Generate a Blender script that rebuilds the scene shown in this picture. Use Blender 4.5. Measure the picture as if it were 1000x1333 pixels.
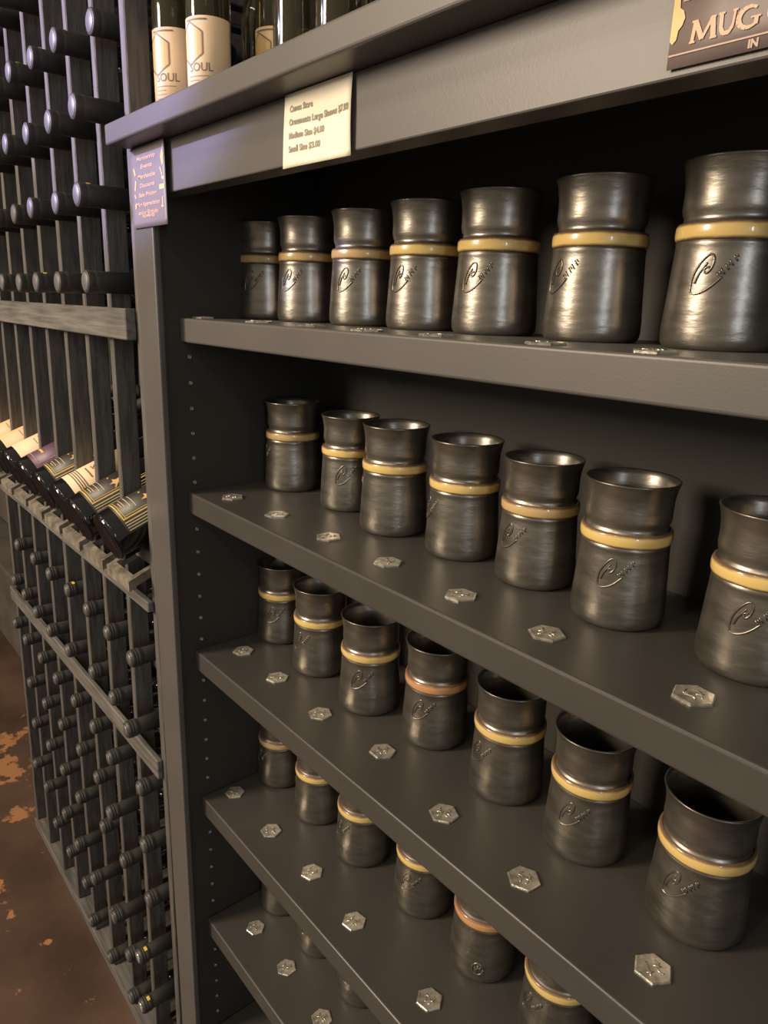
import bpy, bmesh, math, random
from mathutils import Vector, Matrix
random.seed(7)
PI = math.pi
for o in list(bpy.data.objects):
    bpy.data.objects.remove(o)
SC = bpy.context.scene
C = SC.collection

# ------------------------------------------------------------------ camera
CAM = Vector((0.7679, -0.3486, 0.0203))
yaw, pitch, roll, FPX = -0.86775, -0.28038, 0.03228, 934.96
ca, sa, cb, sb, cc, sc_ = math.cos(yaw), math.sin(yaw), math.cos(pitch), math.sin(pitch), math.cos(roll), math.sin(roll)
fw = Vector((sa*cb, ca*cb, sb)); rt = Vector((ca, -sa, 0)); up = rt.cross(fw)
r2 = cc*rt + sc_*up; u2 = -sc_*rt + cc*up
cam = bpy.data.cameras.new('camera'); co = bpy.data.objects.new('camera', cam); C.objects.link(co)
m = Matrix((r2, u2, -fw)).transposed().to_4x4(); m.translation = CAM
co.matrix_world = m
cam.sensor_fit = 'VERTICAL'; cam.sensor_height = 36.0; cam.lens = FPX/1333*36.0
cam.clip_start = 0.01
SC.camera = co

# ------------------------------------------------------------------ light
w = bpy.data.worlds.new('world'); SC.world = w; w.use_nodes = True
bg = w.node_tree.nodes['Background']
bg.inputs[0].default_value = (0.95, 0.84, 0.68, 1); bg.inputs[1].default_value = 0.36
def area(name, loc, tgt, sx, sy, power, col):
    l = bpy.data.lights.new(name, 'AREA'); l.shape = 'RECTANGLE'; l.size = sx; l.size_y = sy
    l.energy = power; l.color = col
    o = bpy.data.objects.new(name, l); C.objects.link(o); o.location = loc
    o.rotation_euler = (Vector(tgt)-Vector(loc)).to_track_quat('-Z', 'Y').to_euler()
    return o
area('warm_lamp', (-0.80, -2.2, 0.80), (0.2, 0, 0), 0.55, 0.85, 78, (1.0, 0.82, 0.62))
area('window_daylight', (2.7, -1.15, 0.35), (0.4, 0.1, 0.0), 0.13, 0.75, 8.5, (0.80, 0.88, 1.0))
for i, x in enumerate((-1.6, -0.6, 0.5)):
    area('ceiling_lamp', (x, -1.5, 1.4), (x, -0.2, -0.2), 0.10, 0.10, 3.5, (1.0, 0.86, 0.66))
area('added_edge_strip', (0.3, -1.5, 1.6), (0.3, 0, -0.5), 2.6, 0.06, 9, (1.0, 0.84, 0.62))  # added strip light, gives the shelf edges their thin bright line
sp = bpy.data.lights.new('violet_spot', 'SPOT'); sp.energy = 380; sp.color = (0.50, 0.46, 1.0)
sp.spot_size = math.radians(16.5); sp.spot_blend = 0.22; sp.shadow_soft_size = 0.02
so = bpy.data.objects.new('violet_spot', sp); C.objects.link(so); so.location = (-1.5, -1.9, 0.9)
so.rotation_euler = (Vector((-0.17, 0, 0.41))-so.location).to_track_quat('-Z', 'Y').to_euler()

SC.view_settings.view_transform = 'Standard'; SC.view_settings.look = 'None'
SC.view_settings.gamma = 1; SC.view_settings.exposure = 0.0; SC.view_settings.use_curve_mapping = False

# ------------------------------------------------------------------ materials
def mat(name, col, rough=0.5, metal=0.0, noise=0.0, nscale=40, bump=0.0, bscale=200, col2=None, stretch=None, spec=0.5, trans=0.0, coat=0.0):
    mt = bpy.data.materials.new(name); mt.use_nodes = True
    nt = mt.node_tree; b = nt.nodes['Principled BSDF']
    b.inputs['Base Color'].default_value = (*col, 1); b.inputs['Roughness'].default_value = rough
    b.inputs['Metallic'].default_value = metal; b.inputs['Specular IOR Level'].default_value = spec
    b.inputs['Transmission Weight'].default_value = trans; b.inputs['Coat Weight'].default_value = coat
    tc = nt.nodes.new('ShaderNodeTexCoord'); mp = nt.nodes.new('ShaderNodeMapping')
    nt.links.new(tc.outputs['Object'], mp.inputs[0])
    if stretch: mp.inputs['Scale'].default_value = stretch
    if noise > 0 or col2:
        n = nt.nodes.new('ShaderNodeTexNoise'); n.inputs['Scale'].default_value = nscale; n.inputs['Detail'].default_value = 5
        nt.links.new(mp.outputs[0], n.inputs[0])
        r = nt.nodes.new('ShaderNodeValToRGB'); r.color_ramp.elements[0].position = 0.32; r.color_ramp.elements[1].position = 0.70
        c2 = col2 if col2 else tuple(min(1, c*(1+noise)) for c in col)
        c1 = col if col2 else tuple(c*(1-noise) for c in col)
        r.color_ramp.elements[0].color = (*c1, 1); r.color_ramp.elements[1].color = (*c2, 1)
        nt.links.new(n.outputs[0], r.inputs[0]); nt.links.new(r.outputs[0], b.inputs['Base Color'])
    if bump > 0:
        n2 = nt.nodes.new('ShaderNodeTexNoise'); n2.inputs['Scale'].default_value = bscale; n2.inputs['Detail'].default_value = 3
        nt.links.new(mp.outputs[0], n2.inputs[0])
        bp = nt.nodes.new('ShaderNodeBump'); bp.inputs['Strength'].default_value = bump; bp.inputs['Distance'].default_value = 0.001
        nt.links.new(n2.outputs[0], bp.inputs['Height']); nt.links.new(bp.outputs[0], b.inputs['Normal'])
    return mt
PAINT = mat('black_satin_paint', (0.058, 0.053, 0.047), 0.40, noise=0.10, nscale=8, bump=0.06, bscale=500, spec=0.45)
TRIMP = mat('grey_satin_trim_paint', (0.100, 0.092, 0.086), 0.42, noise=0.06, nscale=10, bump=0.06, bscale=700, spec=0.45)
INNER = mat('black_back_board', (0.031, 0.028, 0.024), 0.65, noise=0.12, nscale=6)
RACKP = mat('dark_stained_rack_wood', (0.050, 0.047, 0.043), 0.55, noise=0.45, nscale=25, bump=0.4, bscale=120, stretch=(6, 6, 0.6))
SLATP = mat('weathered_rack_slat', (0.102, 0.093, 0.084), 0.6, noise=0.35, nscale=30, bump=0.5, bscale=120, stretch=(6, 6, 0.6))
RAILP = mat('weathered_grey_rail', (0.13, 0.12, 0.11), 0.6, noise=0.4, nscale=22, bump=0.5, bscale=90, stretch=(0.5, 6, 8))
RAWW = mat('worn_tan_wood', (0.17, 0.145, 0.11), 0.7, noise=0.5, nscale=60, bump=0.6, bscale=150)
GLAZE = mat('gunmetal_stoneware_glaze', (0.255, 0.232, 0.198), 0.35, 0.88, noise=0.35, nscale=22, bump=0.36, bscale=60, stretch=(1, 1, 3.2))
GLAZE2 = mat('gunmetal_stoneware_relief', (0.26, 0.23, 0.19), 0.30, 0.85, noise=0.2, nscale=60)
def band(name, c, edge):
    mt = mat(name, c, 0.32, 0.0, coat=0.5, bump=0.2, bscale=60)
    nt = mt.node_tree; b = nt.nodes['Principled BSDF']
    tc = nt.nodes.new('ShaderNodeTexCoord'); sx = nt.nodes.new('ShaderNodeSeparateXYZ'); nt.links.new(tc.outputs['Object'], sx.inputs[0])
    nz = nt.nodes.new('ShaderNodeTexNoise'); nz.inputs['Scale'].default_value = 120; nt.links.new(tc.outputs['Object'], nz.inputs[0])
    a = nt.nodes.new('ShaderNodeMath'); a.operation = 'MULTIPLY_ADD'; a.inputs[1].default_value = 0.0016; nt.links.new(nz.outputs[0], a.inputs[0]); nt.links.new(sx.outputs[2], a.inputs[2])
    mr = nt.nodes.new('ShaderNodeMapRange'); mr.inputs[1].default_value = 0.0608; mr.inputs[2].default_value = 0.0712; nt.links.new(a.outputs[0], mr.inputs[0])
    r = nt.nodes.new('ShaderNodeValToRGB'); r.color_ramp.elements[0].color = (*edge, 1); r.color_ramp.elements[0].position = 0.12
    e = r.color_ramp.elements.new(0.26); e.color = (*c, 1); e = r.color_ramp.elements.new(0.80); e.color = (*c, 1)
    r.color_ramp.elements[-1].color = (*edge, 1); r.color_ramp.elements[-1].position = 0.95
    nt.links.new(mr.outputs[0], r.inputs[0]); nt.links.new(r.outputs[0], b.inputs['Base Color'])
    return mt
BANDY = band('yellow_glaze_band', (0.74, 0.53, 0.18), (0.17, 0.10, 0.06))
BANDT = band('tan_and_shaded_glaze_band', (0.58, 0.40, 0.17), (0.17, 0.10, 0.06))  # tan glaze; on the top shelf's left cups, yellow with shade painted in
BANDO = band('orange_glaze_band', (0.58, 0.30, 0.13), (0.22, 0.11, 0.06))
TAG = mat('pewter_tag', (0.47, 0.44, 0.37), 0.24, 0.55, noise=0.45, nscale=140, bump=0.5, bscale=200)
TAGR = mat('pewter_tag_relief', (0.62, 0.58, 0.48), 0.25, 0.8)
HOLE = mat('brass_pin_sleeve', (0.35, 0.32, 0.26), 0.4, 0.5)
GLASS = mat('olive_bottle_glass', (0.10, 0.085, 0.035), 0.06, spec=0.6, trans=0.75)
BLACKG = mat('black_bottle_glass', (0.008, 0.007, 0.009), 0.06, spec=0.6)
FOIL = mat('charcoal_capsule_foil', (0.050, 0.048, 0.044), 0.48, 0.1, noise=0.15, nscale=60)
FOILU = mat('pale_capsule_top', (0.15, 0.145, 0.16), 0.45, 0.2)
FOILD = mat('grey_capsule_top', (0.19, 0.18, 0.18), 0.35, 0.4)
GOLDF = mat('yellow_sticker', (0.85, 0.62, 0.08), 0.35)
SILV = mat('silver_disc', (0.8, 0.8, 0.82), 0.2, 0.8)
CREAM = mat('cream_label_paper', (0.80, 0.60, 0.38), 0.55, noise=0.05, nscale=30)
CREAMY = mat('pale_gold_label_print', (0.66, 0.45, 0.20), 0.5)
WHITEP = mat('white_note_paper', (0.93, 0.86, 0.68), 0.7, noise=0.02, nscale=20)
INK = mat('grey_print_ink', (0.32, 0.28, 0.21), 0.7)
INKB = mat('brown_label_ink', (0.22, 0.15, 0.09), 0.6)
GOLD = mat('gold_print', (0.85, 0.60, 0.16), 0.4)
GOLDL = mat('pale_gold_print', (0.85, 0.72, 0.40), 0.4)
BLACKL = mat('black_label_paper', (0.035, 0.028, 0.022), 0.45)
PURPL = mat('purple_label_paper', (0.11, 0.05, 0.09), 0.45)
REDP = mat('red_print', (0.55, 0.09, 0.05), 0.5)
ORANGEL = mat('peach_label_paper', (0.80, 0.50, 0.28), 0.55)
BLUEC = mat('slate_card_print', (0.20, 0.175, 0.19), 0.45, noise=0.06, nscale=20)
TANI = mat('tan_card_ink', (0.66, 0.42, 0.27), 0.5)
YELI = mat('amber_card_ink', (0.78, 0.50, 0.18), 0.5)
BROWNC = mat('dusky_brown_card', (0.20, 0.155, 0.145), 0.5)
PINKI = mat('dusty_pink_card_ink', (0.50, 0.33, 0.25), 0.5)
WALLM = mat('dim_brown_wall', (0.15, 0.125, 0.10), 0.8, noise=0.08, nscale=4, bump=0.2, bscale=60)
CEILM = mat('ceiling_paint', (0.35, 0.31, 0.26), 0.9)
BASEM = mat('painted_grey_plinth', (0.12, 0.105, 0.09), 0.6, noise=0.2, nscale=9)

def floor_mat():
    mt = mat('worn_brown_concrete', (0.100, 0.060, 0.042), 0.42, noise=0.35, nscale=5, bump=0.5, bscale=30)
    nt = mt.node_tree; b = nt.nodes['Principled BSDF']
    base = b.inputs['Base Color'].links[0].from_socket
    geo = nt.nodes.new('ShaderNodeNewGeometry')
    n = nt.nodes.new('ShaderNodeTexNoise'); n.inputs['Scale'].default_value = 16; n.inputs['Detail'].default_value = 9; n.inputs['Roughness'].default_value = 0.7
    nt.links.new(geo.outputs['Position'], n.inputs[0])
    tot = None
    for (x, y, r) in CHIPS:
        d = nt.nodes.new('ShaderNodeVectorMath'); d.operation = 'DISTANCE'
        nt.links.new(geo.outputs['Position'], d.inputs[0]); d.inputs[1].default_value = (x, y, FLOOR)
        mr = nt.nodes.new('ShaderNodeMapRange'); mr.inputs[1].default_value = 0; mr.inputs[2].default_value = r; mr.inputs[3].default_value = 0.24; mr.inputs[4].default_value = 0
        nt.links.new(d.outputs['Value'], mr.inputs[0])
        if tot is None: tot = mr.outputs[0]
        else:
            a = nt.nodes.new('ShaderNodeMath'); a.operation = 'MAXIMUM'; nt.links.new(tot, a.inputs[0]); nt.links.new(mr.outputs[0], a.inputs[1]); tot = a.outputs[0]
    a = nt.nodes.new('ShaderNodeMath'); a.operation = 'ADD'; nt.links.new(tot, a.inputs[0]); nt.links.new(n.outputs[0], a.inputs[1])
    st = nt.nodes.new('ShaderNodeMapRange'); st.inputs[1].default_value = 0.655; st.inputs[2].default_value = 0.70; nt.links.new(a.outputs[0], st.inputs[0])
    mx = nt.nodes.new('ShaderNodeMix'); mx.data_type = 'RGBA'; nt.links.new(st.outputs[0], mx.inputs[0])
    nt.links.new(base, mx.inputs[6]); mx.inputs[7].default_value = (0.40, 0.19, 0.085, 1)
    nt.links.new(mx.outputs[2], b.inputs['Base Color'])
    return mt

# ------------------------------------------------------------------ helpers
def setp(o, **k):
    for a, v in k.items():
        if v is not None: o[a] = v
    return o
def mesh_from(name, verts, faces, mt, smooth=False):
    me = bpy.data.meshes.new(name); me.from_pydata([tuple(v) for v in verts], [], faces); me.update()
    bm = bmesh.new(); bm.from_mesh(me); bmesh.ops.recalc_face_normals(bm, faces=bm.faces); bm.to_mesh(me); bm.free()
    if smooth:
        for p in me.polygons: p.use_smooth = True
    if mt: me.materials.append(mt)
    return me
def link(name, me, parent=None, loc=None, rotz=None):
    o = bpy.data.objects.new(name, me); C.objects.link(o)
    if parent: o.parent = parent
    if loc is not None: o.location = loc
    if rotz is not None: o.rotation_euler = (0, 0, rotz)
    return o
def empty(name, loc=(0, 0, 0), label=None, cat=None, group=None, rot=(0, 0, 0)):
    o = bpy.data.objects.new(name, None); C.objects.link(o); o.location = loc; o.rotation_euler = rot
    o.empty_display_size = 0.02
    setp(o, label=label, category=cat, group=group); return o
def box_me(name, x0, x1, y0, y1, z0, z1, mt, bev=0.0, seg=2):
    bm = bmesh.new()
    bmesh.ops.create_cube(bm, size=1)
    for v in bm.verts:
        v.co = Vector(((x0+x1)/2+v.co.x*(x1-x0), (y0+y1)/2+v.co.y*(y1-y0), (z0+z1)/2+v.co.z*(z1-z0)))
    if bev > 0: bmesh.ops.bevel(bm, geom=list(bm.edges), offset=bev, segments=seg, affect='EDGES', profile=0.5)
    me = bpy.data.meshes.new(name); bm.to_mesh(me); bm.free(); me.materials.append(mt); return me
def lathe_data(prof, n=48):
    vs, fs = [], []
    for (r, z) in prof:
        for k in range(n):
            a = 2*PI*k/n; vs.append((r*math.sin(a), -r*math.cos(a), z))
    for i in range(len(prof)-1):
        for k in range(n):
            k2 = (k+1) % n; fs.append((i*n+k, i*n+k2, (i+1)*n+k2, (i+1)*n+k))
    return vs, fs
def lathe_me(name, prof, mt, n=48, cap0=True, cap1=False):
    vs, fs = lathe_data(prof, n)
    if cap0: fs.append(tuple(range(n)))
    if cap1: fs.append(tuple((len(prof)-1)*n+k for k in range(n)))
    return mesh_from(name, vs, fs, mt, True)
def tube_data(pts, r, vs, fs, n=6):
    """tube along pts (Vectors) appended to vs/fs"""
    base = len(vs)
    for i, p in enumerate(pts):
        t = (pts[min(i+1, len(pts)-1)]-pts[max(i-1, 0)]).normalized()
        a = t.cross(Vector((0, 0, 1)));
        if a.length < 1e-3: a = t.cross(Vector((1, 0, 0)))
        a.normalize(); b = t.cross(a)
        for k in range(n):
            q = 2*PI*k/n; vs.append(p+a*(r*math.cos(q))+b*(r*math.sin(q)))
    for i in range(len(pts)-1):
        for k in range(n):
            k2 = (k+1) % n; fs.append((base+i*n+k, base+i*n+k2, base+(i+1)*n+k2, base+(i+1)*n+k))
    fs.append(tuple(base+k for k in range(n))); fs.append(tuple(base+(len(pts)-1)*n+k for k in range(n)))
def text_data(s, size, bold=0.0, shear=0.0, align='LEFT'):
    cu = bpy.data.curves.new('t', 'FONT'); cu.body = s; cu.size = size; cu.offset = bold; cu.shear = shear; cu.align_x = align
    cu.resolution_u = 3
    ob = bpy.data.objects.new('t', cu)
    me = bpy.data.meshes.new_from_object(ob)
    vs = [Vector((v.co.x, v.co.y, 0)) for v in me.vertices]; fs = [tuple(p.vertices) for p in me.polygons]
    bpy.data.objects.remove(ob); bpy.data.curves.remove(cu); bpy.data.meshes.remove(me)
    return vs, fs
def rect2(x0, y0, x1, y1, n=1, m_=1):
    vs = [Vector((x0+(x1-x0)*i/n, y0+(y1-y0)*j/m_, 0)) for j in range(m_+1) for i in range(n+1)]
    fs = [(j*(n+1)+i, j*(n+1)+i+1, (j+1)*(n+1)+i+1, (j+1)*(n+1)+i) for j in range(m_) for i in range(n)]
    return vs, fs
def poly2(pts): return [Vector((p[0], p[1], 0)) for p in pts], [tuple(range(len(pts)))]
def line2(p, q, wd):
    p, q = Vector((*p, 0)), Vector((*q, 0)); d = (q-p).normalized(); nrm = Vector((-d.y, d.x, 0))*wd/2
    return [p+nrm, p-nrm, q-nrm, q+nrm], [(0, 1, 2, 3)]
def merge(parts, f=lambda v: v):
    vs, fs = [], []
    for (a, b) in parts:
        o = len(vs); vs += [f(v) for v in a]; fs += [tuple(i+o for i in q) for q in b]
    return vs, fs
def shift(d, x, y): return [v+Vector((x, y, 0)) for v in d[0]], d[1]

# ------------------------------------------------------------------ setting
FLOOR = -1.245
CHIPS = [(-1.20, -0.02, 0.19), (-1.35, 0.0, 0.16), (-0.98, -0.045, 0.07), (-0.74, -0.15, 0.045), (-0.66, -0.14, 0.022), (-0.537, -0.10, 0.012), (-0.357, -0.075, 0.026)]
FM = floor_mat()
def struct(name, me, **k): o = link(name, me); o['kind'] = 'structure'; return o
struct('floor', box_me('floor', -4, 3.2, -3.6, 0.62, FLOOR-0.05, FLOOR, FM))
struct('wall_back', box_me('wall_back', -4, 3.2, 0.32, 0.40, FLOOR, 1.9, WALLM))
struct('wall_left', box_me('wall_left', -4.08, -4, -3.6, 0.40, FLOOR, 1.9, WALLM))
struct('ceiling', box_me('ceiling', -4, 3.2, -0.9, 0.40, 1.9, 1.95, CEILM))
struct('baseboard_back', box_me('baseboard_back', -4, -1.02, 0.17, 0.32, FLOOR, -0.93, BASEM, 0.006))

# ------------------------------------------------------------------ display cabinet
ZS = [0.0, -0.1963, -0.4002, -0.6141, -0.8157, -1.018]
TH = 0.0258
XR = 1.06
cab = empty('display_cabinet', (0, 0.0, FLOOR), 'black painted open shelving cabinet with a thick grey top ledge holding stoneware cups', 'cabinet')
def cp(name, me, parent=cab):
    o = link(name, me, parent); o.location = (0, 0, -FLOOR) if parent is cab else (0, 0, 0); return o
cp('side_panel', box_me('sp', -0.045, 0.0, -0.018, 0.30, FLOOR, 0.1689, INNER, 0.001))
cp('side_panel', box_me('sp2', XR, XR+0.04, -0.018, 0.30, FLOOR, 0.1689, INNER, 0.001))
cp('face_stile', box_me('st', -0.048, 0.003, -0.0262, -0.0182, FLOOR, 0.1685, TRIMP, 0.0018))
cp('face_stile', box_me('st2', XR-0.003, XR+0.045, -0.0262, -0.0182, FLOOR, 0.1685, TRIMP, 0.0018))
cp('back_panel', box_me('bk', 0.0, XR, 0.186, 0.194, FLOOR+0.02, 0.1689, INNER))
cp('fascia', box_me('fa', 0.0035, XR-0.0035, -0.0222, 0.0, 0.1205, 0.1685, TRIMP, 0.0012))
cp('top_ledge', box_me('tl', -0.0455, XR+0.05, -0.0514, 0.30, 0.1689, 0.1888, TRIMP, 0.0022, 3))
for i, z in enumerate(ZS):
    cp('shelf', box_me('sh%d' % i, 0.0006, XR-0.0006, 0.0, 0.1855, z-TH, z, TRIMP if i == 0 else PAINT, 0.0022, 3))  # top shelf's stronger light put into its colour: lighter trim paint
cp('base_plinth', box_me('bp', 0.0005, XR-0.0005, 0.012, 0.185, FLOOR, FLOOR+0.09, PAINT))
# shelf pin holes down the left side panel
pin = lathe_me('pin', [(0.0022, 0), (0.0022, 0.0012), (0.0012, 0.0012), (0.0012, 0.0002)], HOLE, 12, True, True)
vs = [Vector((v.co.z, v.co.x, v.co.y)) for v in pin.vertices]
for v, q in zip(pin.vertices, vs): v.co = q
zz = -0.042
while zz > -1.10:
    if all(not (z-TH-0.006 < zz < z+0.006) for z in ZS):
        o = cp('shelf_pin_hole', pin); o.location = (0.0001, 0.0098, zz-FLOOR)
    zz -= 0.0288

# ------------------------------------------------------------------ stoneware cups
PROF = [(0.0300, 0.0), (0.0315, 0.0008), (0.0330, 0.0032), (0.0336, 0.007), (0.0335, 0.013), (0.0327, 0.025), (0.0319, 0.040), (0.0312, 0.052), (0.0309, 0.0585),
        (0.0312, 0.0602), (0.0302, 0.0612), (0.0298, 0.0705), (0.0284, 0.0716), (0.0283, 0.0742), (0.0294, 0.0764), (0.0299, 0.0795), (0.0297, 0.086), (0.0300, 0.093), (0.0312, 0.100), (0.0324, 0.1037),
        (0.0327, 0.1047), (0.0321, 0.1054), (0.0308, 0.1048), (0.0296, 0.101), (0.0278, 0.092), (0.0272, 0.080), (0.0276, 0.060), (0.0290, 0.030), (0.0285, 0.010), (0.024, 0.006), (0.0005, 0.0055)]
def rad(z):
    for (a, b) in zip(PROF[:20], PROF[1:20]):
        if a[1] <= z <= b[1] and b[1] > a[1]:
            return a[0]+(b[0]-a[0])*(z-a[1])/(b[1]-a[1])
    return 0.031
CUP = lathe_me('cup_body', PROF, GLAZE, 64, True, True)
RPROF = [(0.0298, 0.0610), (0.0314, 0.0612), (0.0320, 0.0632), (0.0321, 0.0660), (0.0319, 0.0688), (0.0312, 0.0706), (0.0298, 0.0708)]
def ring_me(mt): return lathe_me('ring', RPROF, mt, 64, False, False)
RINGS = {'y': ring_me(BANDY), 't': ring_me(BANDT), 'o': ring_me(BANDO)}
def onbody(s, z, off=0.0002):
    r = rad(z)+off; a = s/r
    return Vector((r*math.sin(a), -r*math.cos(a), z))
def smooth_pts(P, n=5):
    out = []
    for i in range(len(P)-1):
        p0 = P[max(i-1, 0)]; p1 = P[i]; p2 = P[i+1]; p3 = P[min(i+2, len(P)-1)]
        for k in range(n):
            t = k/n
            out.append(tuple(0.5*((2*p1[j])+(-p0[j]+p2[j])*t+(2*p0[j]-5*p1[j]+4*p2[j]-p3[j])*t*t+(-p0[j]+3*p1[j]-3*p2[j]+p3[j])*t**3) for j in (0, 1)))
    out.append(P[-1]); return out
def emblem():
    vs, fs = [], []
    strokes = [
        [(-6, 32), (-6.5, 36), (-5.5, 42), (-2.5, 48), (1.5, 52.5), (4, 52.5), (5, 49.5), (4.2, 45.5), (2, 42.8), (0.5, 43.4), (0.8, 45.5), (3, 46)],
        [(-6, 32), (-3, 31.2), (2, 33), (7, 37), (10.5, 41)],
        [(-4.2, 37), (-2.5, 42), (0, 46), (1.5, 48.5)]]
    for s in strokes:
        P = smooth_pts(s, 4)
        tube_data([onbody(x*0.001, z*0.001) for x, z in P], 0.00065, vs, fs)
    for k in range(5):
        x = 8.3+k*1.9; z = 41.5+k*2.3
        tube_data([onbody((x+dx)*0.001, (z+dz)*0.001) for dx, dz in ((-1.1, 1.5), (0, 0), (1.4, -1.6))], 0.0005, vs, fs)
        if k % 2 == 0: tube_data([onbody((x+dx)*0.001, (z+dz)*0.001) for dx, dz in ((0, 2.2), (1.5, 0.8))], 0.00045, vs, fs)
    return mesh_from('emblem', vs, fs, GLAZE2, True)
EMB = emblem()
def seal():
    vs, fs = [], []
    cz = 18
    tube_data([onbody(0.0055*math.cos(a*PI/12), (cz+6.2*math.sin(a*PI/12))*0.001) for a in range(25)], 0.0007, vs, fs)
    for s in ([(-3, 20), (-1, 14), (0, 19), (1, 14), (3, 21)], [(-2.5, 16), (2.5, 20)], [(0, 22), (0, 15)]):
        tube_data([onbody(x*0.001, z*0.001) for x, z in s], 0.0005, vs, fs)
    return mesh_from('seal', vs, fs, GLAZE2, True)
SEAL = seal()

ORD = ['first', 'second', 'third', 'fourth', 'fifth', 'sixth', 'seventh', 'eighth', 'ninth', 'tenth']
SHELF = ['top', 'second', 'third', 'fourth', 'fifth']
# x, y, emblem offset as a fraction of the visible half width, band, scale
CUPS = [
 [(0.004, .1088, -.62, 't', 1.0), (0.090, .1088, -.7, 't', 1.0), (0.1864, .1088, -.62, 't', 1.0), (0.2745, .1088, -.72, 'y', 1.01), (0.3589, .1088, -.62, 'y', 1.02), (0.4524, .1088, -.82, 'y', 1.02), (0.5463, .1088, -.40, 'y', 1.03)],
 [(0.0442, .1173, -1.0, 't', .99), (0.151, .1228, -.30, 'y', .97), (0.2443, .1077, -1.6, 'y', 1.01), (0.3332, .1144, -.98, 'y', 1.0), (0.4177, .1154, -.75, 't', .985), (0.5026, .1062, -.28, 'y', 1.0), (0.6004, .1076, -.25, 'y', 1.0)],
 [(0.0275, .1117, -.45, 'y', .97), (0.1256, .1033, -.82, 'y', 1.0), (0.2245, .0994, -.42, 'y', 1.0), (0.3124, .1141, -.52, 'o', 1.0), (0.4117, .1097, -.85, 'y', 1.0), (0.4998, .1067, -.45, 'y', 1.0), (0.5954, .1056, -.5, 'y', 1.01)],
 [(0.0263, .1084, -.95, 't', .97), (0.1173, .1094, -1.2, 'y', .98), (0.2074, .1107, -.9, 'y', 1.0), (0.3063, .1181, -.6, 'y', 1.0), (0.3995, .1138, -.1, 'o', 1.0), (0.492, .111, -.8, 'y', 1.0), (0.588, .11, -.4, 'y', 1.0)],
 [(0.0382, .1033, -1.5, 't', 1.0), (0.128, .107, -.7, 'y', 1.0), (0.218, .108, -.6, 'y', 1.0), (0.309, .109, -.5, 'y', 1.0)],
]
BN = {'y': 'yellow band', 't': 'tan-shaded yellow band', 'o': 'orange band'}
for si, row in enumerate(CUPS):
    for k, (x, y, e, b, s) in enumerate(row):
        lab = '%s stoneware cup with %s, %s from the left on the %s shelf' % ('dark glazed' if si else 'shaded gunmetal', BN[b], ORD[k], SHELF[si])
        if si == 2 and b == 'o': lab = 'dark stoneware cup with the only orange band on the third shelf'
        if si == 3 and b == 'o': lab = 'dark stoneware cup with orange band and round seal near its base, fourth shelf'
        t = empty('stoneware_cup', (x, y, ZS[si]), lab, 'cup', 'stoneware cups on the %s shelf' % SHELF[si])
        t.scale = (s, s, s)
        link('body', CUP, t); link('glaze_band', RINGS[b], t)
        phi = math.atan2(CAM.x-x, -(CAM.y-y))
        ee = max(-1, min(1, e)); ang = phi+math.asin(ee) + (-0.5 if e < -1 else 0)
        link('round_seal' if (si == 3 and b == 'o') else 'raised_emblem', SEAL if (si == 3 and b == 'o') else EMB, t, rotz=ang)

# ------------------------------------------------------------------ hexagonal tags
def hexa(r, z0, z1, bev):
    vs, fs = [], []
    for (rr, z) in ((r, z0), (r, z1-bev), (r-bev*1.4, z1)):
        for k in range(6):
            a = PI/3*k; vs.append((rr*math.cos(a), rr*math.sin(a), z))
    for i in range(2):
        for k in range(6):
            k2 = (k+1) % 6; fs.append((i*6+k, i*6+k2, (i+1)*6+k2, (i+1)*6+k))
    fs.append(tuple(range(6))); fs.append(tuple(12+k for k in range(6)))
    return vs, fs
v_, f_ = hexa(0.0132, 0, 0.0018, 0.0007); HEX = mesh_from('hex', v_, f_, TAG)
def relief(seed):
    rnd = random.Random(seed); vs, fs = [], []
    for cx in (-0.0035, 0.0035):
        pts = [Vector((cx+rnd.uniform(-.0022, .0022), y, 0.0018)) for y in (-.0055, -.003, 0, .0028, .0055)]
        tube_data(pts, 0.00055, vs, fs)
        pts = [Vector((cx-.0025, rnd.uniform(-.003, .003), 0.0018)), Vector((cx+.0025, rnd.uniform(-.003, .003), 0.0018))]
        tube_data(pts, 0.00055, vs, fs)
    return mesh_from('relief', vs, fs, TAGR, True)
REL = [relief(i) for i in range(5)]
TAGS = [
 [(.0114, .024), (.1308, .0228), (.2191, .0243), (.3065, .018), (.3873, .0175), (.4843, .0172), (.5563, .0200)],
 [(.0527, .0305), (.1413, .0349), (.2331, .036), (.3199, .0374), (.41, .0362), (.4938, .0357), (.599, .0388)],
 [(.039, .0466), (.1213, .0449), (.2141, .041), (.3057, .0511), (.407, .036), (.4976, .0332), (.6022, .0397)],
 [(.0212, .0382), (.1136, .0383), (.2011, .0398), (.286, .0363), (.4019, .0378), (.495, .037), (.59, .037)],
 [(.057, .045), (.1364, .0448), (.2219, .041), (.305, .040)],
]
for si, row in enumerate(TAGS):
    for k, (x, y) in enumerate(row):
        t = empty('hexagonal_tag', (x, y, ZS[si]), 'small pewter hexagonal tag, %s from the left along the %s shelf front' % (ORD[k], SHELF[si]), 'tag', 'hexagonal tags on the %s shelf' % SHELF[si],
                  rot=(0, 0, random.uniform(0, PI/3)))
        link('tag_plate', HEX, t); link('raised_mark', REL[(k+si) % 5], t)

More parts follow.
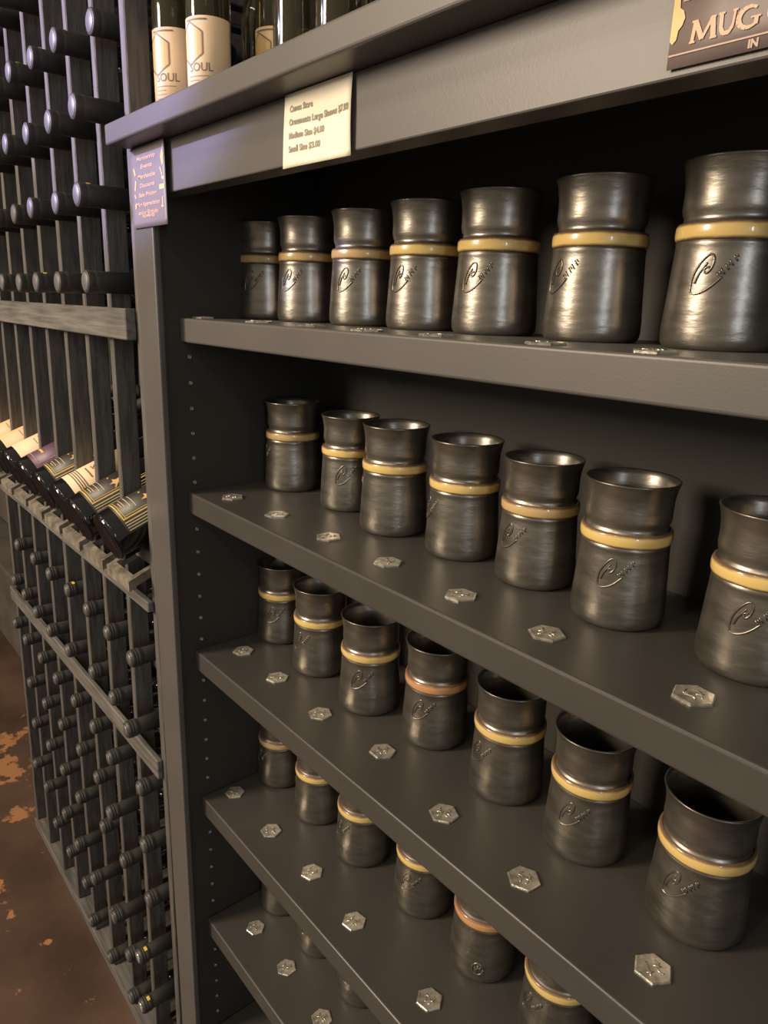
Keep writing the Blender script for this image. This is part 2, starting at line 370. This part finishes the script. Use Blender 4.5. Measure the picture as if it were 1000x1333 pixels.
# ------------------------------------------------------------------ paper note, cards
PY = -0.0232
def sheet(name, x0, x1, z0, z1, mt, f, parent, n=14):
    """thin curved sheet; f(u,v)->y offset towards the viewer"""
    vs, fs = [], []
    for side in (0, 1):
        for j in range(n+1):
            for i in range(n+1):
                u, v = i/n, j/n
                vs.append((x0+(x1-x0)*u, PY-f(u, v)+side*0.0003, z0+(z1-z0)*v))
    N = (n+1)**2
    for j in range(n):
        for i in range(n):
            a = j*(n+1)+i; q = (a, a+1, a+n+2, a+n+1); fs.append(q); fs.append(tuple(N+k for k in reversed(q)))
    edge = [i for i in range(n+1)]+[j*(n+1)+n for j in range(1, n+1)]+[n*(n+1)+i for i in range(n-1, -1, -1)]+[j*(n+1) for j in range(n-1, 0, -1)]
    for a, b in zip(edge, edge[1:]+edge[:1]): fs.append((a, b, N+b, N+a))
    return link(name, mesh_from(name, vs, fs, mt, True), parent)
# price note
nx0, nx1, nz0, nz1 = 0.2560, 0.3390, 0.1175, 0.1680
def fn(u, v): return 0.0004+0.0024*(1-v)**1.5*(0.6+0.4*math.cos(2.6*u))+0.0012*math.sin(2.2*PI*u+0.6)*math.sin(PI*v)+0.0010
note = empty('price_note', (nx0, PY, nz1), 'white printed price note taped below the ledge, slightly curled', 'note')
def sub(parent, o): o.location = -parent.location; return o
sub(note, sheet('paper_sheet', nx0, nx1, nz0, nz1, WHITEP, fn, note))
parts = []
W_ = nx1-nx0; H_ = nz1-nz0
for s, zf, sz, wd in (('Canvas Store', .745, .0060, .028), ('Ornaments Large Sleeves $7.00', .565, .0060, .072), ('Medium Size $4.00', .385, .0060, .042), ('Small Size $3.00', .205, .0060, .038)):
    d = text_data(s, sz, bold=0.00024)
    mx = max(v.x for v in d[0]); k = wd/mx
    d = ([Vector((v.x*k, v.y, 0)) for v in d[0]], d[1])
    parts.append(shift(d, 0.0085, H_*zf))
def mp_note(v): u = v.x/W_; t = v.y/H_; return Vector((nx0+v.x, PY-fn(u, t)-0.0003, nz0+v.y))
vs, fs = merge(parts, mp_note); sub(note, link('printed_text', mesh_from('tx', vs, fs, INK), note))
# slate card on the left stile
cx0, cx1, cz0, cz1 = -0.0405, 0.0455, 0.0905, 0.1675
PY0 = PY; PY = -0.0278
def fc(u, v): return 0.0004+0.003*max(0, v-0.8)**2*10*(u-0.3)**2
card = empty('events_card', (cx0, PY, cz1), 'narrow slate blue printed card hanging on the cabinet corner beside the wine rack', 'card')
sub(card, sheet('card_sheet', cx0, cx1, cz0, cz1, BLUEC, fc, card))
W2 = cx1-cx0; H2 = cz1-cz0
def mp_card(v): return Vector((cx0+v.x, PY-fc(v.x/W2, v.y/H2)-0.0003, cz0+v.y))
parts = []
for s, zf, wd in (('Membership', .83, .047), ('Events', .73, .030), ('Merchandise', .61, .045), ('Discounts', .50, .038), ('Sale Pricing', .385, .046), ('Mug Appreciation', .27, .060), ('and/or Birthday', .165, .052), ('Rewards', .125, .032)):
    d = text_data(s, .0056, bold=0.00012, shear=0.2); mx = max(v.x for v in d[0]); k = wd/mx
    d = ([Vector((v.x*k, v.y, 0)) for v in d[0]], d[1]); parts.append(shift(d, W2/2-wd/2-0.002, H2*zf))
vs, fs = merge(parts, mp_card); sub(card, link('printed_text', mesh_from('ct', vs, fs, TANI), card))
parts = [poly2([(.076, .062), (.079, .067), (.082, .069), (.084, .064), (.0825, .060), (.083, .056), (.079, .0535), (.078, .058)]),
         line2((.009, .058), (.012, .051), .003), line2((.0125, .046), (.010, .037), .003), line2((.008, .033), (.011, .029), .002), line2((.010, .024), (.009, .019), .003),
         line2((.0745, .053), (.079, .045), .0022), line2((.077, .044), (.083, .042), .003), rect2(.071, .033, .083, .0375), line2((.0775, .026), (.077, .019), .0025), rect2(.074, .0165, .079, .0185)]
for q in parts:
    vs, fs = merge([q], mp_card); sub(card, link('printed_icon', mesh_from('ci', vs, fs, YELI), card))
# mug card upper right
PY = -0.0236
mx0, mx1, mz0, mz1 = 0.5690, 0.6700, 0.1240, 0.1683
def fm(u, v): return 0.0006
mug = empty('mug_club_card', (mx0, PY, mz1), 'dusky brown card lettered MUG, at the right end of the top fascia', 'card')
sub(mug, sheet('card_sheet', mx0, mx1, mz0, mz1, BROWNC, fm, mug, 4))
def mp_mug(v): return Vector((v.x, PY-0.0010-v.z, v.y))
parts = []
for ch, x0, x1 in (('M', .5785, .5905), ('U', .5905, .5985), ('G', .5980, .6082), ('C', .6105, .6195), ('L', .6225, .6295), ('U', .631, .640), ('B', .642, .651)):
    d = text_data(ch, .011, bold=0.0, shear=0.1)
    if ch == 'M': d = merge([line2((0, 0), (.8, 8), 1.5), line2((.8, 8), (4.2, .6), 2.0), line2((4.2, .6), (8, 8), 1.2), line2((8, 8), (9, 0), 2.1), rect2(-1, -.3, 1.4, .5), rect2(7.6, -.3, 10.4, .5), rect2(-.6, 7.4, 1.6, 8.2), rect2(7.4, 7.4, 9.4, 8.2)])
    elif ch == 'U': d = merge([line2((0, 8), (.3, 2.6), 1.9), line2((.3, 2.8), (1.6, .9), 1.9), line2((1.4, .9), (4.6, .9), 1.5), line2((4.4, .9), (6.0, 2.8), 1.4), line2((6, 2.6), (6.6, 8), 1.1), rect2(-1.4, 7.5, 1.6, 8.2), rect2(5.4, 7.5, 7.8, 8.2)])
    elif ch in 'GC':
        arc = [(4+4*math.cos(a), 4+4.2*math.sin(a)) for a in [math.radians(50+k*26) for k in range(11)]]
        d = merge([line2(p, q, 1.0+1.1*math.sin(PI*(k+.5)/10)) for k, (p, q) in enumerate(zip(arc, arc[1:]))] + ([line2((6.8, 0.4), (6.9, 3.6), 1.6), rect2(4.8, 3.2, 8.4, 3.9)] if ch == 'G' else []))
    st = 1.5e-5 if ch in 'MUGC' else 0   # overlapping strokes lie one on another
    a = min(v.x for v in d[0]); b = max(v.x for v in d[0]); c = min(v.y for v in d[0]); e = max(v.y for v in d[0])
    parts.append(([Vector((x0+(v.x-a)/(b-a)*(x1-x0), .1322+(v.y-c)/(e-c)*.0088, (iv//4)*st)) for iv, v in enumerate(d[0])], d[1]))
vs, fs = merge(parts, mp_mug); sub(mug, link('printed_lettering', mesh_from('mt', vs, fs, TANI), mug))
d = text_data('IN', .0042, bold=0.0002); parts = [shift(d, .6045, .1252), rect2(.5695, .1289, .667, .1296), rect2(.5735, .1492, .667, .1498)]
vs, fs = merge(parts, mp_mug); sub(mug, link('printed_rule', mesh_from('mr', vs, fs, PINKI), mug))
parts = [poly2([(.5692, .160), (.5692, .1350), (.5705, .1336), (.5722, .1352), (.5726, .1385), (.5742, .1402), (.5752, .1430), (.5742, .1458), (.5724, .1472), (.5720, .152), (.573, .160)]),
         poly2([(.604, .1433), (.607, .1424), (.611, .1432), (.616, .145), (.609, .1447)])]
for q in parts:
    vs, fs = merge([q], mp_mug); sub(mug, link('printed_hop_motif', mesh_from('mh', vs, fs, YELI), mug))

# ------------------------------------------------------------------ bottles on the ledge
LZ = 0.1888
BPR = [(0.017, 0), (0.0205, 0.001), (0.0215, 0.004), (0.0215, 0.112), (0.0205, 0.122), (0.0165, 0.134), (0.0115, 0.146), (0.0092, 0.158), (0.0088, 0.178)]
BODY = lathe_me('ledge_bottle_body', BPR, GLASS, 40, True, True)
NCK = lathe_me('ledge_bottle_capsule', [(0.0090, 0.176), (0.0094, 0.1765), (0.0094, 0.212), (0.0104, 0.213), (0.0104, 0.219), (0.0094, 0.2205)], FOIL, 32, True, True)
def cyl_patch(r, a0, a1, z0, z1, n=24, m_=1, th=0.0002):
    vs, fs = [], []
    for s in (0, 1):
        for j in range(m_+1):
            for i in range(n+1):
                a = a0+(a1-a0)*i/n; rr = r+th*(1-s); vs.append((rr*math.sin(a), -rr*math.cos(a), z0+(z1-z0)*j/m_))
    N = (n+1)*(m_+1)
    for j in range(m_):
        for i in range(n):
            a = j*(n+1)+i; q = (a, a+1, a+n+2, a+n+1); fs.append(q); fs.append(tuple(N+k for k in reversed(q)))
    edge = [i for i in range(n+1)]+[j*(n+1)+n for j in range(1, m_+1)]+[m_*(n+1)+i for i in range(n-1, -1, -1)]+[j*(n+1) for j in range(m_-1, 0, -1)]
    for a, b in zip(edge, edge[1:]+edge[:1]): fs.append((a, b, N+b, N+a))
    return vs, fs
def wrapf(r): return lambda v: Vector((r*math.sin(v.x/r), -r*math.cos(v.x/r), v.y))
LR = 0.0216
v_, f_ = cyl_patch(LR, -1.75, 1.85, 0.008, 0.091); LABEL = mesh_from('label', v_, f_, CREAM, True)
def hexline(cx, cz, r, wd):
    P = [(cx+r*0.9*math.sin(PI/3*k), cz+r*math.cos(PI/3*k)) for k in range(7)]
    out = []
    for a, b in zip(P, P[1:]):
        for t in range(4):
            q0 = (a[0]+(b[0]-a[0])*t/4, a[1]+(b[1]-a[1])*t/4); q1 = (a[0]+(b[0]-a[0])*(t+1)/4, a[1]+(b[1]-a[1])*(t+1)/4)
            out.append(line2(q0, q1, wd))
    return out
parts = hexline(-0.007, 0.068, 0.0185, 0.0014)
d = text_data('SOUL', .0105, bold=.0001, align='LEFT'); parts.append(shift(d, -0.009, 0.044))
for k in range(7): parts.append(rect2(-0.009, 0.0400-k*0.0036, (0.013 if k in (0, 3) else 0.003), 0.0394-k*0.0036, 6, 1))
parts.append(rect2(-0.012, 0.0872, 0.012, 0.0886, 12, 1))
vs, fs = merge(parts, wrapf(LR+0.0004)); LPRINT = mesh_from('lp', vs, fs, INKB)
P = [(-0.004+0.017*math.sin(PI/3*k), 0.070+0.0175*math.cos(PI/3*k)) for k in range(6)]
parts = []
for k in range(10):
    t0, t1 = -1+k/5, -1+(k+1)/5
    def hw(t): return 0.0175*(1-abs(t)*0.5)
    x0, x1 = -0.007+0.015*t0, -0.007+0.015*t1
    parts.append(poly2([(x0, 0.068-hw(t0)), (x1, 0.068-hw(t1)), (x1, 0.068+hw(t1)), (x0, 0.068+hw(t0))]))
vs, fs = merge(parts, wrapf(LR+0.00028)); LGOLD = mesh_from('lg', vs, fs, CREAMY)
LB = [(-0.0335, 0.0245, 1.04, 1, 'cream labelled SOUL bottle at the far left end of the top ledge'),
      (0.0315, 0.0300, 1.0, 1, 'cream labelled SOUL bottle on the top ledge, second from its left end'),
      (0.0560, 0.0930, 1.0, 1, 'bottle with cream label set back on the ledge, behind olive bottles'),
      (-0.0100, 0.1150, 1.05, 0, 'olive glass bottle standing behind the two SOUL bottles'),
      (0.1430, 0.0600, 1.0, 0, 'olive glass bottle just right of the set back cream label'),
      (0.1500, 0.1300, 1.0, 0, 'olive glass bottle in the back row above the price note'),
      (0.2100, 0.0600, 1.0, 0, 'olive glass bottle on the ledge directly above the price note'),
      (0.2700, 0.0900, 1.0, 0, 'olive glass bottle near the photo top edge, right of the price note'),
      (0.3350, 0.0600, 1.0, 0, 'rightmost olive glass bottle along the top ledge')]
for (x, y, s, lb, lab) in LB:
    t = empty('ledge_bottle', (x, y, LZ), lab, 'bottle', 'bottles standing on the top ledge'); t.scale = (s, s, s)
    phi = math.atan2(CAM.x-x, -(CAM.y-y))
    t.rotation_euler = (0, 0, phi-0.62)
    link('glass_body', BODY, t); link('capsule', NCK, t)
    if lb:
        L = link('label', LABEL, t); link('printed_lettering', LPRINT, L); link('printed_hexagon', LGOLD, L)

# ------------------------------------------------------------------ wine rack
def t_of(z): return (0.3-z)/1.2
def slat_x(i, z): t = t_of(z); return -(0.0560+0.016*t)-(0.088+0.012*t)*i
def col_x(i, z): return (slat_x(i, z)+slat_x(i+1, z))/2
RF = -0.022          # front plane of the slats
RZ0, RZ1 = FLOOR+0.023, 0.70
NCOL = 8
rack = empty('wine_rack', (-0.5, 0, FLOOR), 'tall dark slatted wooden wine rack left of the cabinet', 'wine rack')
def rp(name, me): o = link(name, me, rack); o.location = (0.5, 0, -FLOOR); return o
def slat(i, y0, y1, wd, mt, z0=RZ0, z1=RZ1, bev=0.0012):
    bm = bmesh.new(); bmesh.ops.create_cube(bm, size=1)
    for v in bm.verts:
        z = z1 if v.co.z > 0 else z0
        v.co = Vector((slat_x(i, z)+v.co.x*wd, y0 if v.co.y < 0 else y1, z))
    bmesh.ops.bevel(bm, geom=list(bm.edges), offset=bev, segments=1, affect='EDGES')
    me = bpy.data.meshes.new('slat'); bm.to_mesh(me); bm.free(); me.materials.append(mt); return me
for i in range(NCOL+1):
    rp('front_slat', slat(i, RF, 0.004, 0.014 if i == 0 else 0.0125, SLATP))
    rp('rear_slat', slat(i, 0.20, 0.225, 0.0125, RACKP))
XL = slat_x(NCOL, -0.6)
UPPER = [0.383, 0.2965, 0.2115, 0.1255, 0.0355]
EXTRA = [0.47, 0.557, 0.644]
MID = [-0.0535, -0.142, -0.23]
LOWER = [-0.447, -0.555, -0.655, -0.755, -0.855, -0.955, -1.05, -1.145]
def cradle(i, z, side):
    """bottle runner fixed on the face of a slat pair; side=+1: on the right face of slat i+1, -1: on the left face of slat i"""
    x = slat_x(i+1, z)+0.0064 if side > 0 else slat_x(i, z)-0.0072-0.0195
    return box_me('cr', x, x+0.0195, 0.006, 0.228, z-0.0440, z-0.0300, RACKP, 0.001, 1)
for z in EXTRA[:1]+UPPER+LOWER:
    for i in range(NCOL):
        rp('bottle_runner', cradle(i, z, 1)); rp('bottle_runner', cradle(i, z, -1))
def railm(z0, z1, y0, y1, xr, mt, bev=0.0012): return box_me('rail', slat_x(NCOL, (z0+z1)/2)-0.008, xr, y0, y1, z0, z1, mt, bev, 1)
rp('upper_rail', railm(-0.0275, 0.0075, RF-0.013, RF-0.0003, -0.0665, RAILP))
rp('lower_rail', railm(-0.617, -0.588, RF-0.008, RF-0.0003, -0.0700, RAILP))
rp('display_rail', railm(-0.366, -0.352, RF-0.009, RF-0.0003, -0.0650, RAILP))
rp('base_rail', railm(FLOOR, FLOOR+0.022, RF-0.004, 0.008, -0.0700, RAILP))
rp('base_rail', railm(FLOOR, FLOOR+0.022, 0.195, 0.225, -0.0700, RACKP))
rp('back_board', box_me('rb', slat_x(NCOL, -1.2), -0.058, 0.288, 0.296, FLOOR, RZ1, RACKP))
TILT = math.radians(22)
def tray(i):
    z = -0.33; x0 = slat_x(i+1, z)+0.0085; x1 = slat_x(i, z)-0.0085
    vs, fs = [], []
    def bx(ax, bx_, y0, z0, y1, z1, hgt):
        b = len(vs)
        for x in (ax, bx_):
            vs.extend([(x, y0, z0), (x, y0, z0-hgt), (x, y1, z1-hgt), (x, y1, z1)])
        fs.extend([tuple(b+k for k in q) for q in ((0, 1, 2, 3), (7, 6, 5, 4), (0, 4, 5, 1), (1, 5, 6, 2), (2, 6, 7, 3), (3, 7, 4, 0))])
    bx(x0, x1, -0.050, -0.3215, -0.040, -0.3175, 0.014)
    for (a, b) in ((x0, x0+0.009), (x1-0.009, x1)): bx(a, b, -0.0399, -0.3170, 0.17, -0.3170+0.2099*math.tan(TILT), 0.012)
    tn = math.tan(TILT)
    for ya in (-0.016, 0.09): bx(x0+0.008, x1-0.008, ya, -0.3062+(ya+0.047)*tn, ya+0.012, -0.3062+(ya+0.059)*tn, 0.016)
    return mesh_from('tray', vs, fs, RAWW)
for i in range(NCOL): rp('display_tray', tray(i))

# laid down rack bottles: origin at the capsule top, body running back along +y
def lie(prof, mt, name, n=28, cap0=True, cap1=True):
    me = lathe_me(name, prof, mt, n, cap0, cap1)
    for v in me.vertices: v.co = Vector((v.co.x, v.co.z, -v.co.y))
    return me
RB = 0.0345
LBODY = lie([(0.0112, 0.050), (0.0118, 0.075), (0.016, 0.088), (0.026, 0.102), (0.033, 0.116), (RB, 0.128), (RB, 0.286), (0.033, 0.290), (0.012, 0.288)], BLACKG, 'lying_bottle_body', 32)
CAPR = lie([(0.0080, 0.0004), (0.0106, 0.0012), (0.0120, 0.0036), (0.0123, 0.0062), (0.0118, 0.0068), (0.0125, 0.0076), (0.0125, 0.0096), (0.0118, 0.0102), (0.0123, 0.0110), (0.0123, 0.0150), (0.0112, 0.0166), (0.0112, 0.0200), (0.0116, 0.070)], FOIL, 'rack_capsule', 28)
CAPU = lie([(0.0110, 0.0004), (0.0126, 0.0008), (0.0130, 0.0022), (0.0129, 0.0080), (0.0125, 0.0090), (0.0128, 0.0100), (0.0128, 0.0140), (0.0122, 0.0155), (0.0122, 0.070)], FOIL, 'rack_capsule_flat', 28)
DISC = lie([(0.0078, 0.0), (0.0082, 0.0012)], FOILD, 'capsule_disc', 24)
DISCU = lie([(0.0098, -0.0003), (0.0112, 0.0008)], FOILU, 'capsule_disc_flat', 24)
DISCS = lie([(0.0080, -0.0002), (0.0084, 0.0012)], SILV, 'capsule_disc_silver', 24)
STK = lie([(0.0131, 0.0100), (0.0131, 0.0145)], GOLDF, 'sticker', 24, False, False)
bm = bmesh.new(); bm.from_mesh(STK)
bmesh.ops.delete(bm, geom=[v for v in bm.verts if not (v.co.z > 0.006 and abs(v.co.x-0.004) < 0.0045)], context='VERTS'); bm.to_mesh(STK); bm.free()
COLW = ['next to the cabinet', 'second column from the cabinet', 'third column from the cabinet', 'fourth column from the cabinet', 'fifth column from the cabinet', 'sixth column from the cabinet', 'seventh column from the cabinet', 'leftmost column']
def rack_bottle(i, z, y, lab, grp, flat, stick=False):
    t = empty('wine_bottle', (col_x(i, z)+random.uniform(-.002, .002), y, z+random.uniform(-.001, .001)), lab, 'bottle', grp)
    link('glass_body', LBODY, t); c = link('neck_capsule', CAPU if flat == 0 else CAPR, t)
    link('capsule_disc', (DISCU, DISC, DISCS)[flat], c)
    if stick: link('yellow_sticker', STK, c)
UPN = ['top visible row', 'second row', 'third row', 'fourth row', 'lowest row']
for r, z in enumerate(UPPER):
    for i in range(NCOL):
        if r == 0 and i in (0, 1, 2): continue
        y = -0.0655+random.uniform(-.003, .003)
        if r == 1 and i == 0: y = -0.052
        if r == 1: y = min(y, -0.048)+0.012
        rack_bottle(i, z, y, 'black capped bottle in the upper rack, %s, %s' % (UPN[r], COLW[i]), 'wine bottles lying in the upper rack', 0, (r, i) in ((3, 0), (4, 2), (1, 2), (1, 3)))
LOWY = {0: [-.044, -.041, -.038, -.038, -.040, -.041, -.044],
        1: [-.054, -.041, -.038, -.045, -.048, -.045, -.040, -.036],
        2: [-.043, -.051, -.043, -.042, -.044, -.044, -.046, -.042],
        3: [-.042, -.057, -.043, -.041, -.042, -.044, -.046],
        4: [-.041, -.042, -.040, -.049, -.046, -.044, -.044],
        5: [-.060, -.063, -.062, -.058, -.050, -.055, -.050],
        6: [-.062, -.045, -.034, -.050, -.048, -.044],
        7: [-.040, -.045, -.045, -.045]}
LON = ['directly below the display row', 'just above the lower rail', 'just below the lower rail', 'second row below lower rail', 'third row below lower rail', 'fourth row below lower rail', 'fifth row below lower rail', 'in the bottom row']
for r, z in enumerate(LOWER):
    for i, y in enumerate(LOWY[r]):
        rack_bottle(i, z, y, 'black capped bottle %s, %s' % (LON[r], COLW[i]), 'wine bottles lying in the lower rack', 2 if (r, i) in ((6, 0), (5, 0)) else 1, (r, i) in ((5, 0), (6, 0), (0, 3)))

# ------------------------------------------------------------------ tilted display bottles
DR = 0.0345
DB = lathe_me('display_bottle_body', [(0.026, 0.003), (0.030, 0.0), (0.0335, 0.002), (DR, 0.006), (DR, 0.175), (0.032, 0.188), (0.022, 0.205), (0.0135, 0.220), (0.0118, 0.262)], BLACKG, 48, True, True)
DC = lathe_me('display_capsule', [(0.0122, 0.235), (0.0130, 0.236), (0.0130, 0.284), (0.0146, 0.286), (0.0146, 0.296), (0.0125, 0.298)], FOIL, 28, True, True)
def wrapd(off):
    r = DR+off
    return lambda v: Vector((r*math.sin(v.x/DR+0.56), -r*math.cos(v.x/DR+0.56), v.y))
def stripes_label(bgm, kind):
    v_, f_ = cyl_patch(DR+0.0001, -1.10, 1.45, 0.020, 0.118, 30, 1); base = mesh_from('dl', v_, f_, bgm, True)
    g, g2, ic = [], [], []
    if kind in ('black', 'red'):
        g.append(rect2(-.056, .0225, .012, .0242, 24, 1)); g.append(rect2(-.056, .0262, .0098, .0270, 24, 1))
        g.append(rect2(.0100, .0225, .0118, .116, 2, 4)); g.append(rect2(.0075, .0262, .0082, .116, 1, 4))
        for k in range(4): g2.append(rect2(.0150+.0034*k, .0225, .0163+.0034*k, .112, 1, 6))
        for k in range(3): g2.append(rect2(-.026+.0*k, .034+.006*k, -.004+.003*k, .0348+.006*k, 14, 1))
        g2.append(rect2(-.018, .0305, -.006, .0314, 8, 1))
        ic.append(poly2([(-.002+.0075*(1 if k % 2 else .45)*math.sin(k*PI/5), .066+.010*(1 if k % 2 else .45)*math.cos(k*PI/5)) for k in range(10)]))
        ic.append(line2((-.018, .060), (.004, .078), .003)); ic.append(line2((-.012, .082), (.006, .060), .002))
    elif kind == 'cream':
        for k in range(4): g.append(rect2(-.056, .030+.0035*k, .025, .0316+.0035*k, 26, 1))
        d = text_data('SA', .014); ic.append(shift(d, -.012, .060)); ic.append(rect2(-.014, .052, .008, .054, 8, 1)); ic.append(rect2(-.010, .078, .012, .080, 8, 1))
    elif kind == 'purple':
        g.append(rect2(-.056, .026, .012, .0272, 24, 1)); g.append(rect2(.0108, .026, .012, .116, 1, 4)); g2.append(rect2(-.02, .040, -.004, .044, 8, 1)); ic.append(poly2([(-.004, .085), (.004, .083), (.005, .095), (-.003, .097)]))
        g2.append(rect2(.018, .0205, .024, .112, 2, 4))
    else:
        for k in range(4): g.append(rect2(-.010, .055+.008*k, .006-.002*(k % 2), .0562+.008*k, 8, 1))
    return base, g, g2, ic
DISP = [('red', BLACKL, GOLD, GOLDL, YELI, 'black and gold label with a red square, nearest the cabinet'),
        ('black', BLACKL, GOLD, GOLDL, YELI, 'black and gold label, second from the cabinet'),
        ('cream', CREAM, INKB, INKB, INKB, 'cream label with dark stripes, third from the cabinet'),
        ('black', BLACKL, GOLD, GOLDL, YELI, 'black and gold label, fourth from the cabinet'),
        ('purple', PURPL, PINKI, YELI, CREAM, 'purple label, fifth from the cabinet'),
        ('peach', CREAM, INKB, INKB, INKB, 'plain cream label, sixth from the cabinet'),
        ('peach', ORANGEL, INKB, INKB, INKB, 'peach label, seventh from the cabinet'),
        ('peach', ORANGEL, INKB, INKB, INKB, 'peach label, at the left photo edge')]
for i, (kind, bgm, m1, m2, m3, lab) in enumerate(DISP):
    x = col_x(i, -0.28)
    t = empty('display_wine_bottle', (x, -0.0600+(-.006 if i == 1 else 0), -0.2735), 'tilted display bottle, %s' % lab, 'bottle', 'tilted display bottles in the wine rack')
    # bottle axis along local z; local -y faces up and to the front
    t.rotation_euler = (-(PI/2-TILT), 0, 0)
    link('glass_body', DB, t); link('capsule', DC, t)
    base, g, g2, ic = stripes_label(bgm, kind)
    L = link('label', base, t)
    for nm, pr, mm, off in (('printed_border', g, m1, .0006), ('printed_line', g2, m2, .0006), ('printed_motif', ic, m3, .0008)):
        if pr:
            vs, fs = merge(pr, wrapd(off)); link(nm, mesh_from(nm, vs, fs, mm), L)
    if kind == 'red':
        vs, fs = merge([rect2(-.016, .072, .000, .088, 8, 2)], wrapd(.0005)); link('printed_red_square', mesh_from('rs', vs, fs, REDP), L)
